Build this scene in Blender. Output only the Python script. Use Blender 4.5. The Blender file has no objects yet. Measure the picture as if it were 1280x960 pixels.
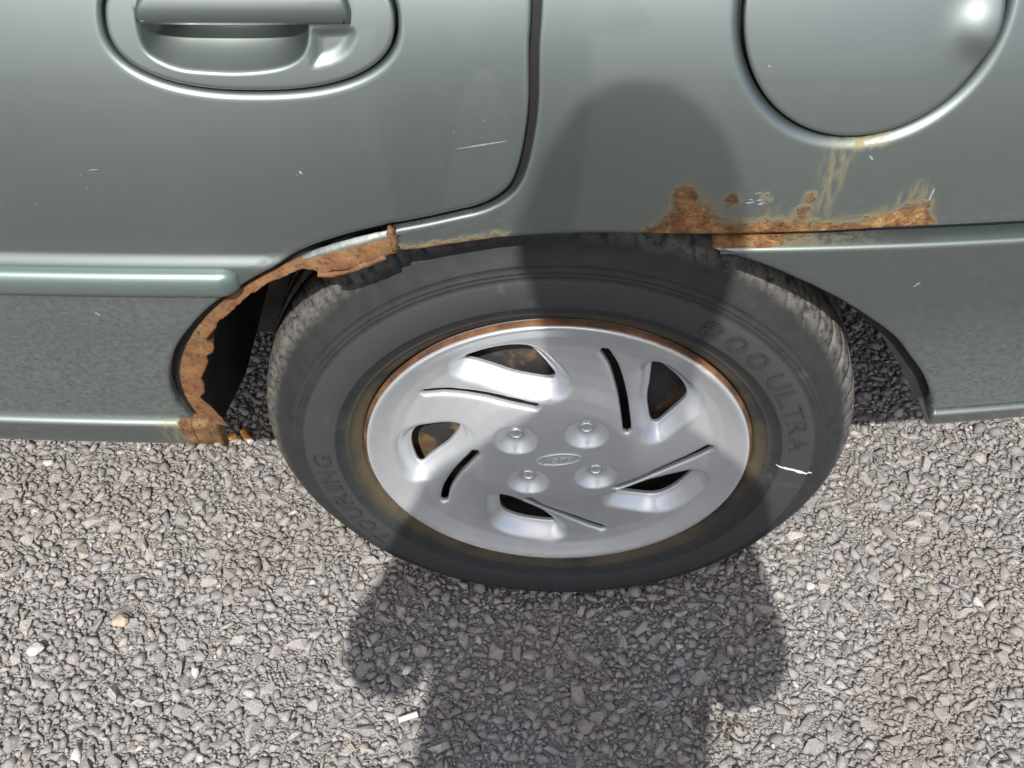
import bpy, bmesh, math, random
import numpy as np
from mathutils import Vector, Matrix, geometry
random.seed(7); rng = np.random.default_rng(11)
R = math.radians
scene = bpy.context.scene
COL = scene.collection

# ------------------------------------------------------------------ camera
cam_d = bpy.data.cameras.new('camera'); cam = bpy.data.objects.new('camera', cam_d); COL.objects.link(cam)
cam_d.sensor_width = 36; cam_d.lens = 37.97; cam_d.clip_start = 0.03; cam_d.clip_end = 2000
cam.location = (-0.022, -0.652, 1.156)
cam.rotation_euler = (R(90 - 49.5), 0, R(2.0))
scene.camera = cam

# ------------------------------------------------------------------ light
SUN_DIR = Vector((math.tan(R(5)), 1, -1.28)).normalized()      # the way the light travels
elev = math.asin(-SUN_DIR.z)
w = bpy.data.worlds.new('World'); scene.world = w; w.use_nodes = True
nt = w.node_tree; nt.nodes.clear()
wo = nt.nodes.new('ShaderNodeOutputWorld'); bg = nt.nodes.new('ShaderNodeBackground'); sky = nt.nodes.new('ShaderNodeTexSky')
sky.sky_type = 'NISHITA'; sky.sun_disc = False; sky.sun_elevation = elev
sky.sun_rotation = math.atan2(-SUN_DIR.x, -SUN_DIR.y)
sky.air_density = 1.0; sky.dust_density = 3.4; sky.ozone_density = 1.0
bg.inputs['Strength'].default_value = 0.15
nt.links.new(sky.outputs[0], bg.inputs[0]); nt.links.new(bg.outputs[0], wo.inputs[0])
sd = bpy.data.lights.new('sun', 'SUN'); sun = bpy.data.objects.new('sun', sd); COL.objects.link(sun)
sd.energy = 4.6; sd.angle = R(0.53); sd.color = (1.0, 0.968, 0.925)
sun.rotation_euler = SUN_DIR.to_track_quat('-Z', 'Y').to_euler(); sun.location = (0, -3, 4)
vs = scene.view_settings
vs.view_transform = 'Standard'; vs.look = 'None'; vs.gamma = 1; vs.exposure = 0.18

# ------------------------------------------------------------------ object helpers
def tag(o, label=None, cat=None, group=None, kind=None):
    for k, v in (('label', label), ('category', cat), ('group', group), ('kind', kind)):
        if v: o[k] = v
    return o
def mesh_obj(name, verts, faces, mat, parent=None, smooth=True):
    me = bpy.data.meshes.new(name); me.from_pydata([tuple(map(float, v)) for v in verts], [], [tuple(int(i) for i in f) for f in faces]); me.update()
    if mat: me.materials.append(mat)
    if smooth: me.polygons.foreach_set('use_smooth', [True] * len(me.polygons))
    o = bpy.data.objects.new(name, me); COL.objects.link(o)
    if parent: o.parent = parent
    return o
def bm_obj(name, bm, mat, parent=None, smooth=False):
    me = bpy.data.meshes.new(name); bm.normal_update(); bm.to_mesh(me); bm.free()
    if mat: me.materials.append(mat)
    if smooth: me.polygons.foreach_set('use_smooth', [True] * len(me.polygons))
    o = bpy.data.objects.new(name, me); COL.objects.link(o)
    if parent: o.parent = parent
    return o
def empty(name, loc=(0, 0, 0), parent=None):
    o = bpy.data.objects.new(name, None); COL.objects.link(o); o.location = loc; o.empty_display_size = .1
    if parent: o.parent = parent
    return o
def vattr(o, name, vals):
    a = o.data.attributes.new(name, 'FLOAT', 'POINT'); a.data.foreach_set('value', np.asarray(vals, np.float32))
def coords(o):
    n = len(o.data.vertices); a = np.empty(n * 3, np.float32); o.data.vertices.foreach_get('co', a); return a.reshape(-1, 3)

# ------------------------------------------------------------------ material helpers
class NT:
    def __init__(s, name):
        s.m = bpy.data.materials.new(name); s.m.use_nodes = True; s.t = s.m.node_tree; s.t.nodes.clear()
        s.out = s.n('ShaderNodeOutputMaterial'); s.b = s.n('ShaderNodeBsdfPrincipled'); s.l(s.b.outputs[0], s.out.inputs[0])
    def n(s, t, **kw):
        x = s.t.nodes.new(t)
        for k, v in kw.items(): setattr(x, k, v)
        return x
    def l(s, a, b): s.t.links.new(a, b)
    def put(s, sock, v):
        if hasattr(v, 'is_output') or isinstance(v, bpy.types.NodeSocket): s.l(v, sock)
        else: sock.default_value = v
    def math(s, op, a, b=0.0, clamp=False):
        x = s.n('ShaderNodeMath', operation=op, use_clamp=clamp); s.put(x.inputs[0], a); s.put(x.inputs[1], b); return x.outputs[0]
    def mix(s, f, a, b):
        x = s.n('ShaderNodeMix', data_type='RGBA'); s.put(x.inputs[0], f)
        s.put(x.inputs[6], (*a, 1) if isinstance(a, tuple) else a); s.put(x.inputs[7], (*b, 1) if isinstance(b, tuple) else b); return x.outputs[2]
    def mixf(s, f, a, b):
        x = s.n('ShaderNodeMix', data_type='FLOAT'); s.put(x.inputs[0], f); s.put(x.inputs[2], a); s.put(x.inputs[3], b); return x.outputs[0]
    def coord(s, which='Object', scale=None):
        c = s.n('ShaderNodeTexCoord').outputs[which]
        if scale is not None:
            mp = s.n('ShaderNodeMapping'); s.l(c, mp.inputs[0]); mp.inputs['Scale'].default_value = scale; return mp.outputs[0]
        return c
    def noise(s, scale, detail=4, rough=.55, vec=None, out=0):
        x = s.n('ShaderNodeTexNoise'); x.inputs['Scale'].default_value = scale; x.inputs['Detail'].default_value = detail; x.inputs['Roughness'].default_value = rough
        s.l(vec if vec is not None else s.coord(), x.inputs['Vector']); return x.outputs[out]
    def ramp(s, f, pts):
        x = s.n('ShaderNodeValToRGB'); s.l(f, x.inputs[0]); e = x.color_ramp.elements
        while len(e) < len(pts): e.new(.5)
        for el, (p, c) in zip(e, pts): el.position = p; el.color = (*c, 1) if len(c) == 3 else c
        return x.outputs[0]
    def sstep(s, v, lo, hi):
        x = s.n('ShaderNodeMapRange', interpolation_type='SMOOTHSTEP'); s.put(x.inputs[0], v); x.inputs[1].default_value = lo; x.inputs[2].default_value = hi; return x.outputs[0]
    def attr(s, name, which='Fac'):
        x = s.n('ShaderNodeAttribute', attribute_name=name); return x.outputs[which]
    def bump(s, h, strength, dist, normal=None):
        x = s.n('ShaderNodeBump'); s.put(x.inputs['Strength'], strength); x.inputs['Distance'].default_value = dist; s.l(h, x.inputs['Height'])
        if normal is not None: s.l(normal, x.inputs['Normal'])
        return x.outputs[0]
    def set(s, **kw):
        for k, v in kw.items():
            k = k.replace('_', ' ')
            s.put(s.b.inputs[k], (*v, 1) if isinstance(v, tuple) and len(v) == 3 else v)
        return s

def rust_colour(N, vec):
    n1 = N.noise(90, 6, .65, vec); n2 = N.noise(420, 4, .6, vec)
    c = N.ramp(n1, [(.26, (.055, .025, .013)), (.38, (.14, .060, .022)), (.48, (.24, .110, .038)), (.58, (.33, .195, .075)), (.72, (.38, .285, .135))])
    d = N.ramp(n2, [(.35, (.45, .42, .40)), (.6, (1, 1, 1))])
    mx = N.n('ShaderNodeMix', data_type='RGBA', blend_type='MULTIPLY'); mx.inputs[0].default_value = .7; N.l(c, mx.inputs[6]); N.l(d, mx.inputs[7])
    return mx.outputs[2], n1, n2

def make_paint(name='metallic_paint'):
    N = NT(name); v = N.coord()
    rc, n1, n2 = rust_colour(N, v)
    nz = N.noise(150, 6, .7, v); nb = N.noise(38, 3, .5, v)
    field = N.math('ADD', N.attr('rust'), N.math('MULTIPLY', N.math('SUBTRACT', N.math('ADD', N.math('MULTIPLY', nz, .6), N.math('MULTIPLY', nb, .4)), .5), 2.0))
    gate = N.sstep(N.attr('rust'), .02, .2); mask = N.math('MULTIPLY', gate, N.sstep(field, .36, .74))
    halo = N.math('MULTIPLY', gate, N.math('MULTIPLY', N.sstep(field, .0, .55), .65))
    stain = N.math('MULTIPLY', N.attr('stain'), N.sstep(N.noise(70, 5, .65, N.coord('Object', (3.2, 3.2, .5))), .36, .66))
    base = N.ramp(N.noise(6, 2, .5, v), [(.3, (.186, .219, .209)), (.7, (.200, .233, .223))])
    dv = N.coord('Object', (48, 48, 70)); d1 = N.noise(4, 7, .75, dv)
    dirt = N.math('MULTIPLY', N.attr('dirt'), N.sstep(d1, .30, .74))
    c1 = N.mix(N.math('MULTIPLY', dirt, .42), base, (.058, .056, .050))
    c2 = N.mix(N.math('MULTIPLY', stain, .92), c1, (.25, .20, .075))
    c3 = N.mix(halo, c2, (.24, .19, .085))
    c4 = N.mix(mask, c3, rc)
    nonmetal = N.math('MAXIMUM', N.math('MAXIMUM', mask, N.math('MULTIPLY', halo, .8)), N.math('MAXIMUM', N.math('MULTIPLY', stain, .6), N.math('MULTIPLY', dirt, .8)))
    met = N.mixf(nonmetal, .92, 0.0)
    rgh = N.mixf(nonmetal, N.math('ADD', N.mixf(N.attr('dirt'), .435, .50), N.math('MULTIPLY', N.math('SUBTRACT', N.noise(14, 6, .7, N.coord('Object', (1, 1, .45))), .5), .10)), .85)
    coat = N.mixf(nonmetal, .65, 0.0)
    hgt = N.math('MULTIPLY', mask, N.math('ADD', .4, n2))
    N.set(Base_Color=c4, Metallic=met, Roughness=rgh, Coat_Weight=coat, Coat_Roughness=.05, Normal=N.bump(hgt, .9, .0026))
    return N.m
PAINT = make_paint()

def make_rust(name='rusty_steel'):
    N = NT(name); v = N.coord(); rc, n1, n2 = rust_colour(N, v)
    flake = N.sstep(N.noise(34, 5, .65, v), .50, .62)
    c = N.mix(N.math('MULTIPLY', flake, .62), rc, (.27, .215, .105))
    red = N.sstep(N.noise(27, 4, .6, N.coord('Object', (1.3, 1, 1.1))), .52, .64)
    c = N.mix(N.math('MULTIPLY', red, .6), c, (.17, .066, .030))
    dk = N.sstep(N.noise(75, 5, .7, N.coord('Object', (1, 1.2, 1))), .60, .70)
    c = N.mix(N.math('MULTIPLY', dk, .8), c, (.045, .025, .015))
    nz = N.noise(300, 5, .7, v)
    N.set(Base_Color=c, Metallic=0.0, Roughness=.88, Normal=N.bump(N.math('ADD', n1, N.math('MULTIPLY', nz, .35)), 1.0, .0014))
    return N.m
def make_lip():
    N = NT('torn_rusty_lip'); v = N.coord(); at = N.attr('across'); n1 = N.noise(60, 6, .68, v); n2 = N.noise(260, 5, .7, v)
    c = N.ramp(n1, [(.28, (.050, .024, .014)), (.40, (.13, .052, .022)), (.50, (.22, .098, .036)), (.58, (.27, .155, .060)), (.68, (.25, .185, .085)), (.8, (.16, .135, .068))])
    olive = N.sstep(N.noise(30, 4, .6, N.coord('Object', (1, 1, 1.4))), .50, .62)
    c = N.mix(N.math('MULTIPLY', olive, .65), c, (.20, .155, .062))
    inner = N.sstep(N.math('ADD', at, N.math('MULTIPLY', N.math('SUBTRACT', N.noise(60, 4, .6, v), .5), .9)), .62, .95)
    c = N.mix(N.math('MULTIPLY', inner, .7), c, (.19, .070, .025))
    pits = N.sstep(N.noise(120, 6, .75, v), .54, .64)
    c = N.mix(N.math('MULTIPLY', pits, .85), c, (.035, .020, .013))
    c = N.mix(N.math('MULTIPLY', N.sstep(n2, .40, .7), .30), c, (.38, .29, .17))
    mz = N.n('ShaderNodeMix', data_type='RGBA', blend_type='MULTIPLY'); mz.inputs[0].default_value = 1; N.l(c, mz.inputs[6]); mz.inputs[7].default_value = (.72, .66, .58, 1); c = mz.outputs[2]
    pnt = N.sstep(N.math('ADD', N.attr('paint'), N.math('MULTIPLY', N.math('SUBTRACT', n1, .5), .8)), .42, .55)
    c = N.mix(pnt, c, (.26, .29, .27))
    N.set(Base_Color=c, Metallic=N.math('MULTIPLY', pnt, .8), Roughness=N.mixf(pnt, .72, .42), Normal=N.bump(N.math('ADD', N.math('MULTIPLY', n1, .6), N.math('MULTIPLY', n2, .35)), N.mixf(pnt, .9, .1), .0016)); return N.m
LIPM = make_lip()
RUST = make_rust()

def flat_mat(name, col, rough=.8, metal=0.0, nscale=60, var=.25, bump=.2, bdist=.001):
    N = NT(name); n = N.noise(nscale, 5, .6)
    a = tuple(c * (1 - var) for c in col); b = tuple(min(1, c * (1 + var)) for c in col)
    N.set(Base_Color=N.ramp(n, [(.3, a), (.7, b)]), Roughness=rough, Metallic=metal, Normal=N.bump(n, bump, bdist)); return N.m
STRIP = flat_mat('pale_green_silver_plastic', (.23, .295, .275), .38, .75, 8, .04, 0)
BLACK = flat_mat('underbody_black', (.018, .018, .018), .9, nscale=25)
SEAL_HOLE_SHADE = flat_mat('black_rubber_seal_and_hole_shade', (.005, .005, .005), .7)
SCRATCH = flat_mat('scratched_primer', (.25, .275, .265), .7, nscale=900, var=.35)
CHALK = flat_mat('white_chalk', (.66, .66, .63), .95, nscale=700, var=.2)
FILTER = flat_mat('cigarette_filter_paper', (.72, .33, .06), .85, nscale=500, var=.3)
PAPER = flat_mat('white_paper', (.62, .61, .57), .9, nscale=300, var=.12)
GLASS = flat_mat('tinted_window', (.02, .022, .022), .08, nscale=5, var=.1, bump=0)
SKIN = flat_mat('skin', (.45, .27, .19), .6, nscale=80, var=.1)
JACKET = flat_mat('grey_jacket_cloth', (.22, .22, .22), .9, nscale=300)
JEANS = flat_mat('blue_denim', (.05, .075, .14), .9, nscale=300)
SHOE = flat_mat('black_shoe', (.02, .02, .02), .6)
HAIR = flat_mat('brown_hair', (.06, .035, .02), .7, nscale=200)
CAMB = flat_mat('silver_camera', (.4, .4, .42), .4, .6)

def make_rubber():
    N = NT('tyre_rubber'); v = N.coord()
    sx = N.n('ShaderNodeSeparateXYZ'); N.l(v, sx.inputs[0])
    r = N.math('SQRT', N.math('ADD', N.math('MULTIPLY', sx.outputs[0], sx.outputs[0]), N.math('MULTIPLY', sx.outputs[2], sx.outputs[2])))
    rp = N.math('ADD', r, N.math('MULTIPLY', N.math('SUBTRACT', N.noise(9, 3, .5, v), .5), .008))
    n = N.noise(60, 6, .7, v); n2 = N.noise(14, 4, .6, v)
    c = N.ramp(n, [(.3, (.018, .020, .021)), (.7, (.031, .033, .034))])
    band = N.math('MULTIPLY', N.sstep(r, .2190, .2205), N.math('SUBTRACT', 1.0, N.sstep(r, .2495, .2510)))
    c = N.mix(N.math('MULTIPLY', band, .8), c, (.044, .046, .047))
    rimdust = N.math('MULTIPLY', N.math('SUBTRACT', 1.0, N.sstep(rp, .196, .215)), N.sstep(n2, .3, .6))
    c = N.mix(N.math('MULTIPLY', rimdust, .6), c, (.13, .10, .052))
    edge = N.sstep(rp, .276, .289)
    c = N.mix(N.math('MULTIPLY', edge, N.sstep(N.noise(120, 5, .7, v), .30, .62)), c, (.150, .140, .127))
    scuff = N.sstep(N.noise(26, 6, .75, v), .60, .72)
    c = N.mix(N.math('MULTIPLY', scuff, .28), c, (.115, .112, .106))
    N.set(Base_Color=c, Roughness=.74, Specular_IOR_Level=.35, Normal=N.bump(N.noise(500, 4, .6, v), .35, .0006)); return N.m
RUBBER = make_rubber()
LETTER = flat_mat('raised_letter_rubber', (.030, .031, .031), .55, nscale=200, bump=.1)

def make_hub():
    N = NT('silver_hubcap_paint'); v = N.coord(); n = N.noise(35, 5, .6, v)
    sx = N.n('ShaderNodeSeparateXYZ'); N.l(v, sx.inputs[0])
    r = N.math('SQRT', N.math('ADD', N.math('MULTIPLY', sx.outputs[0], sx.outputs[0]), N.math('MULTIPLY', sx.outputs[2], sx.outputs[2])))
    scr = N.math('MULTIPLY', N.sstep(N.noise(60, 6, .8, N.coord('Object', (1, 1, 5))), .57, .66), N.sstep(r, .176, .187))
    spk = N.sstep(N.noise(420, 3, .6, v), .70, .76)
    c = N.ramp(n, [(.3, (.61, .64, .655)), (.7, (.67, .70, .715))])
    c = N.mix(N.math('MULTIPLY', scr, .6), c, (.62, .58, .50)); c = N.mix(N.math('MULTIPLY', spk, .5), c, (.22, .20, .17))
    sf = N.math('MULTIPLY', N.attr('scuff'), N.sstep(N.noise(130, 5, .75, N.coord('Object', (1, 1, 2.2))), .44, .56))
    c = N.mix(N.math('MULTIPLY', sf, .85), c, (.58, .50, .36))
    N.set(Base_Color=c, Metallic=N.math('MULTIPLY', .60, N.math('SUBTRACT', 1.0, sf)), Roughness=N.math('ADD', N.mixf(n, .28, .38), N.math('MULTIPLY', sf, .4)), Coat_Weight=.25, Coat_Roughness=.15); return N.m
HUB = make_hub()

def make_rimmetal():
    N = NT('rusty_wheel_steel'); v = N.coord(); rc, n1, n2 = rust_colour(N, v)
    m = N.math('MULTIPLY', N.sstep(N.noise(17, 4, .6, v), .50, .62), .7)
    N.set(Base_Color=N.mix(m, (.026, .026, .025), N.mix(.5, rc, (.16, .12, .065))), Roughness=.8, Metallic=0.0, Normal=N.bump(n1, .5, .001)); return N.m
WHEELSTEEL = make_rimmetal()
def make_rimedge():
    N = NT('rusted_rim_flange'); v = N.coord(); n = N.noise(40, 5, .65, v)
    c = N.ramp(n, [(.3, (.032, .015, .009)), (.48, (.10, .042, .018)), (.68, (.21, .095, .040))])
    N.set(Base_Color=c, Roughness=.85, Normal=N.bump(N.noise(300, 4), .5, .0008)); return N.m
RIMRUST = make_rimedge()
CHROME = flat_mat('bright_nut_metal', (.70, .71, .73), .22, 1.0, 60, .1, 0)

def stone_mat(name, use_attr):
    N = NT(name)
    if use_attr: c = N.attr('tint', 'Color')
    else:
        rnd = N.n('ShaderNodeObjectInfo').outputs['Random']
        c = N.ramp(rnd, [(0, (.28, .270, .264)), (.25, (.32, .306, .296)), (.55, (.35, .334, .322)), (.8, (.38, .360, .343)), (.95, (.41, .378, .335)), (1.0, (.53, .51, .485))])
    v = N.n('ShaderNodeNewGeometry').outputs['Position']
    n = N.noise(330, 6, .75, v); n2 = N.noise(1100, 3, .7, v)
    mx = N.n('ShaderNodeMix', data_type='RGBA', blend_type='MULTIPLY'); mx.inputs[0].default_value = 1; N.l(c, mx.inputs[6])
    N.l(N.ramp(N.math('ADD', N.math('MULTIPLY', n, .6), N.math('MULTIPLY', n2, .4)), [(.34, (.56, .555, .55)), (.50, (.95, .945, .94)), (.64, (1.38, 1.37, 1.36))]), mx.inputs[7])
    big = N.noise(3.2, 3, .6, v)
    c2 = N.mix(N.math('MULTIPLY', N.sstep(big, .50, .66), .42), mx.outputs[2], (.27, .225, .175))
    N.set(Base_Color=c2, Roughness=.85, Specular_IOR_Level=.4, Normal=N.bump(n, .9, .0022)); return N.m
STONE_A = stone_mat('gravel_stone_mix', True); STONE_B = stone_mat('single_gravel_stone', False)
def ground_mat():
    N = NT('gritty_ground'); v = N.n('ShaderNodeNewGeometry').outputs['Position']
    vo = N.n('ShaderNodeTexVoronoi'); vo.inputs['Scale'].default_value = 85; N.l(v, vo.inputs['Vector'])
    vd = N.n('ShaderNodeTexVoronoi'); vd.inputs['Scale'].default_value = 330; N.l(v, vd.inputs['Vector'])
    n = N.noise(260, 5, .7, v)
    c = N.ramp(N.math('ADD', N.math('MULTIPLY', vd.outputs['Distance'], .5), N.math('MULTIPLY', n, .6)), [(.3, (.36, .34, .315)), (.7, (.22, .208, .195))])
    N.set(Base_Color=c, Roughness=.92, Normal=N.bump(N.math('ADD', vo.outputs['Distance'], vd.outputs['Distance']), .9, .004)); return N.m
GROUND = ground_mat()

# ------------------------------------------------------------------ body surface (metres; x along the car, y into it, z up)
def Cx(x): return .045 * x + np.where(x > .12, .16 * (x - .12) ** 2, 0) + np.where(x < -.15, .07 * (x + .15) ** 2, 0)
def Fu(x, z):
    d = np.asarray(z) - .55
    f = lambda t: .03 * t + .217 * t * t + 2.507 * t ** 3
    q = np.where(d > .23, f(.23) + .528 * (d - .23), f(d))
    return np.where(d > 0, -.024 + q, -.024 + .02 * d) + Cx(x)
def Fl(x, z):
    d = .5 - np.asarray(z); return np.where(d > 0, -.033 + .6 * d * d, -.033) + Cx(x)
def sst(v, a, b):
    t = np.clip((v - a) / (b - a), 0, 1); return t * t * (3 - 2 * t)
def Fdl(x, z): return Fl(x, z) + .0040 * sst(np.asarray(z), .50, .56)
def Fdoor(x, z):
    k = 1 - sst(np.asarray(z), .5680, .5805); return Fu(x, z) * (1 - k) + Fdl(x, z) * k

def smooth(pts, step=.004):
    P = np.array(pts, float); P = np.vstack([2 * P[0] - P[1], P, 2 * P[-1] - P[-2]]); out = []
    for i in range(1, len(P) - 2):
        p0, p1, p2, p3 = P[i - 1:i + 3]; n = max(1, int(np.linalg.norm(p2 - p1) / step))
        for k in range(n):
            t = k / n; out.append(.5 * (2 * p1 + (p2 - p0) * t + (2 * p0 - 5 * p1 + 4 * p2 - p3) * t * t + (3 * p1 - p0 - 3 * p2 + p3) * t ** 3))
    out.append(P[-2]); return np.array(out)
def line(a, b, step=.006):
    n = max(1, int(math.dist(a, b) / step)); return np.array([(a[0] + (b[0] - a[0]) * k / n, a[1] + (b[1] - a[1]) * k / n) for k in range(n + 1)])
def loop_of(*segs):
    L = np.vstack(segs); keep = [0]
    for i in range(1, len(L)):
        if np.linalg.norm(L[i] - L[keep[-1]]) > 1e-4: keep.append(i)
    L = L[keep]
    if np.linalg.norm(L[0] - L[-1]) < 1e-4: L = L[:-1]
    a = .5 * np.sum(L[:, 0] * np.roll(L[:, 1], -1) - np.roll(L[:, 0], -1) * L[:, 1])
    return L if a > 0 else L[::-1]
def inset(L, d):
    e = np.roll(L, -1, 0) - L; e /= np.linalg.norm(e, axis=1)[:, None]; n = np.stack([-e[:, 1], e[:, 0]], 1)
    m = n + np.roll(n, 1, 0); k = np.maximum((m * m).sum(1), .5); return L + m * (2 / k)[:, None] * d * .5 * 1.0 if False else L + m / np.sqrt(k)[:, None] * d * np.minimum(1.5, 2 / np.sqrt(k))[:, None]
def inside(P, L):
    x, z = P[:, 0][:, None], P[:, 1][:, None]; x1, z1 = L[:, 0][None], L[:, 1][None]; x2, z2 = np.roll(L, -1, 0)[:, 0][None], np.roll(L, -1, 0)[:, 1][None]
    res = np.zeros(len(P), bool)
    for s in range(0, len(P), 4000):
        X, Z = x[s:s + 4000], z[s:s + 4000]; c = (z1 > Z) != (z2 > Z)
        with np.errstate(divide='ignore', invalid='ignore'): xi = (x2 - x1) * (Z - z1) / (z2 - z1) + x1
        res[s:s + 4000] = (np.sum(c & (X < xi), 1) % 2) == 1
    return res
def dist_loop(P, L, closed=True):
    A = L; B = np.roll(L, -1, 0)
    if not closed: A, B = L[:-1], L[1:]
    d = np.full(len(P), 9e9); AB = B - A; ll = np.maximum((AB * AB).sum(1), 1e-12)
    for s in range(0, len(P), 3000):
        Q = P[s:s + 3000][:, None] - A[None]; t = np.clip((Q * AB).sum(2) / ll, 0, 1); D = Q - t[..., None] * AB; d[s:s + 3000] = np.sqrt((D * D).sum(2)).min(1)
    return d
LIPS = ((0, .014), (0, .0026), (.0008, .0007), (.0025, 0.0), (.005, 0.0))
def panel(name, outer, F, mat, parent, grid=.006, holes=(), lips=LIPS, hlips=None, rows=(), rowstep=None, extra=()):
    hlips = hlips or lips; V = []; faces = []; bounds = []
    def rings(L, lp, hole):
        idx = []
        for off, dy in lp:
            P = inset(L, -off if hole else off) if off else L
            s = len(V); V.extend([(p[0], p[1], dy) for p in P]); idx.append(range(s, s + len(P)))
        n = len(L)
        for a, b in zip(idx, idx[1:]):
            for i in range(n):
                j = (i + 1) % n; f = (a[i], a[j], b[j], b[i]); faces.append(f[::-1] if hole else f)
        return idx[-1]
    ob = rings(outer, lips, False); hb = [rings(h, hlips, True) for h in holes]
    arr = np.array([(v[0], v[1]) for v in V]); OB = arr[list(ob)]; HB = [arr[list(h)] for h in hb]
    lo, hi = OB.min(0), OB.max(0); g = grid; xs = np.arange(lo[0], hi[0], g); zs = np.arange(lo[1], hi[1], g * .87)
    G = np.array([(x + (g / 2 if k % 2 else 0), z) for k, z in enumerate(zs) for x in xs])
    for z in rows: G = G[np.abs(G[:, 1] - z) > .0012]
    for z in rows: G = np.vstack([G, [(x, z) for x in np.arange(lo[0], hi[0], rowstep or g)]])
    G = G[inside(G, OB)]; dd = dist_loop(G, OB)
    for h in HB:
        dd = np.minimum(dd, dist_loop(G, h)); ins = inside(G, h); dd[ins] = -1
    G = G[dd > g * .45]
    for L in extra:
        G = G[dist_loop(G, L) > .0030]
    for L in extra:
        for o_ in (-.0022, -.0008, .0004, .0012, .0024):
            Q = inset(L, o_); Q = Q[(dist_loop(Q, OB) > .0008) & inside(Q, OB)]; G = np.vstack([G, Q])
    bidx = list(ob) + [i for h in hb for i in h]; pts = [Vector(arr[i]) for i in bidx] + [Vector(p) for p in G]
    gs = len(V); V.extend([(p[0], p[1], 0.0) for p in G]); glob = bidx + list(range(gs, gs + len(G)))
    edges = []; s = 0
    for b in [ob] + hb:
        n = len(b); edges += [(s + i, s + (i + 1) % n) for i in range(n)]; s += n
    vo, eo, fo, ov, oe, of = geometry.delaunay_2d_cdt(pts, edges, [], 0, 1e-7)
    mp = [glob[o[0]] if o else None for o in ov]
    va = np.array([(v.x, v.y) for v in vo]); tri = [f for f in fo if all(mp[i] is not None for i in f)]
    cen = np.array([va[list(f)].mean(0) for f in tri]); ok = inside(cen, OB)
    for h in HB: ok &= ~inside(cen, h)
    for f, k in zip(tri, ok):
        if not k: continue
        a, b, c = va[f[0]], va[f[1]], va[f[2]]; ccw = (b[0] - a[0]) * (c[1] - a[1]) - (b[1] - a[1]) * (c[0] - a[0]) > 0
        f = [mp[i] for i in f]; faces.append(f if ccw else f[::-1])
    A = np.array(V); y = F(A[:, 0], A[:, 1]) + A[:, 2]
    return mesh_obj(name, np.stack([A[:, 0], y, A[:, 1]], 1), faces, mat, parent)
def ellipse(cx, cz, a, b, n=120, power=2.0):
    t = np.linspace(0, 2 * np.pi, n, endpoint=False); c, s = np.cos(t), np.sin(t)
    return np.stack([cx + a * np.sign(c) * np.abs(c) ** (2 / power), cz + b * np.sign(s) * np.abs(s) ** (2 / power)], 1)
def lathe(name, prof, mat, parent, n=96, loc=(0, 0, 0), closed=False):
    """prof: (radius, y) pairs turned round the y axis, outside first"""
    V = []; Fc = []; m = len(prof)
    for k in range(n):
        a = 2 * math.pi * k / n
        for r, y in prof: V.append((loc[0] + r * math.cos(a), loc[1] + y, loc[2] + r * math.sin(a)))
    for k in range(n):
        for i in range(m - 1 if not closed else m):
            j = (i + 1) % m; Fc.append((k * m + i, ((k + 1) % n) * m + i, ((k + 1) % n) * m + j, k * m + j))
    o = mesh_obj(name, V, Fc, mat, parent); bm = bmesh.new(); bm.from_mesh(o.data); bmesh.ops.recalc_face_normals(bm, faces=bm.faces); bm.to_mesh(o.data); bm.free(); return o

# ------------------------------------------------------------------ the car
car = empty('parked_car')
tag(car, 'silver green metallic car with rusted wheel arch and silver hubcap', 'car')
SEAM = [(-.029, 1.02), (-.029, .90), (-.029, .773), (-.030, .742), (-.0295, .707), (-.032, .680), (-.037, .655), (-.044, .639), (-.056, .628), (-.070, .621), (-.085, .617), (-.108, .611),
        (-.139, .604), (-.164, .597), (-.187, .589), (-.203, .582), (-.220, .572), (-.241, .560), (-.265, .543), (-.286, .527), (-.306, .506), (-.324, .481), (-.336, .455), (-.343, .429), (-.344, .404), (-.341, .386), (-.3365, .370)]
seam = smooth(SEAM, .004)
def shift(C, d):
    t = np.gradient(C, axis=0); t /= np.linalg.norm(t, axis=1)[:, None]; return C + np.stack([t[:, 1], -t[:, 0]], 1) * d
door_edge = shift(seam, .0030); quarter_edge = shift(seam, -.0030)     # door lies towards -x
if door_edge[0][0] > seam[0][0]: door_edge, quarter_edge = quarter_edge, door_edge
# rear door
dl = loop_of(door_edge, line((door_edge[-1][0], .3705), (-1.05, .3705)), line((-1.05, .3705), (-1.05, 1.0)), line((-1.05, 1.0), door_edge[0]))
OV = dict(cx=-.2235, cz=.757, a=.1005, b=.0455)
oval_hole = ellipse(OV['cx'], OV['cz'], OV['a'], OV['b'], 150, 2.35)
HLIP = ((0, .012), (0, .0036), (.0009, .0018), (.0023, .0004), (.0038, 0.0), (.0060, 0))
ledge_rows = list(np.arange(.5690, .5822, .0011))
door = panel('rear_door', dl, Fdoor, PAINT, car, grid=.008, holes=[oval_hole], hlips=HLIP, rows=ledge_rows, rowstep=.008)
c = coords(door); vattr(door, 'dirt', np.clip((.60 - c[:, 2]) / .16, 0, 1) * .62 + .05)
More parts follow.
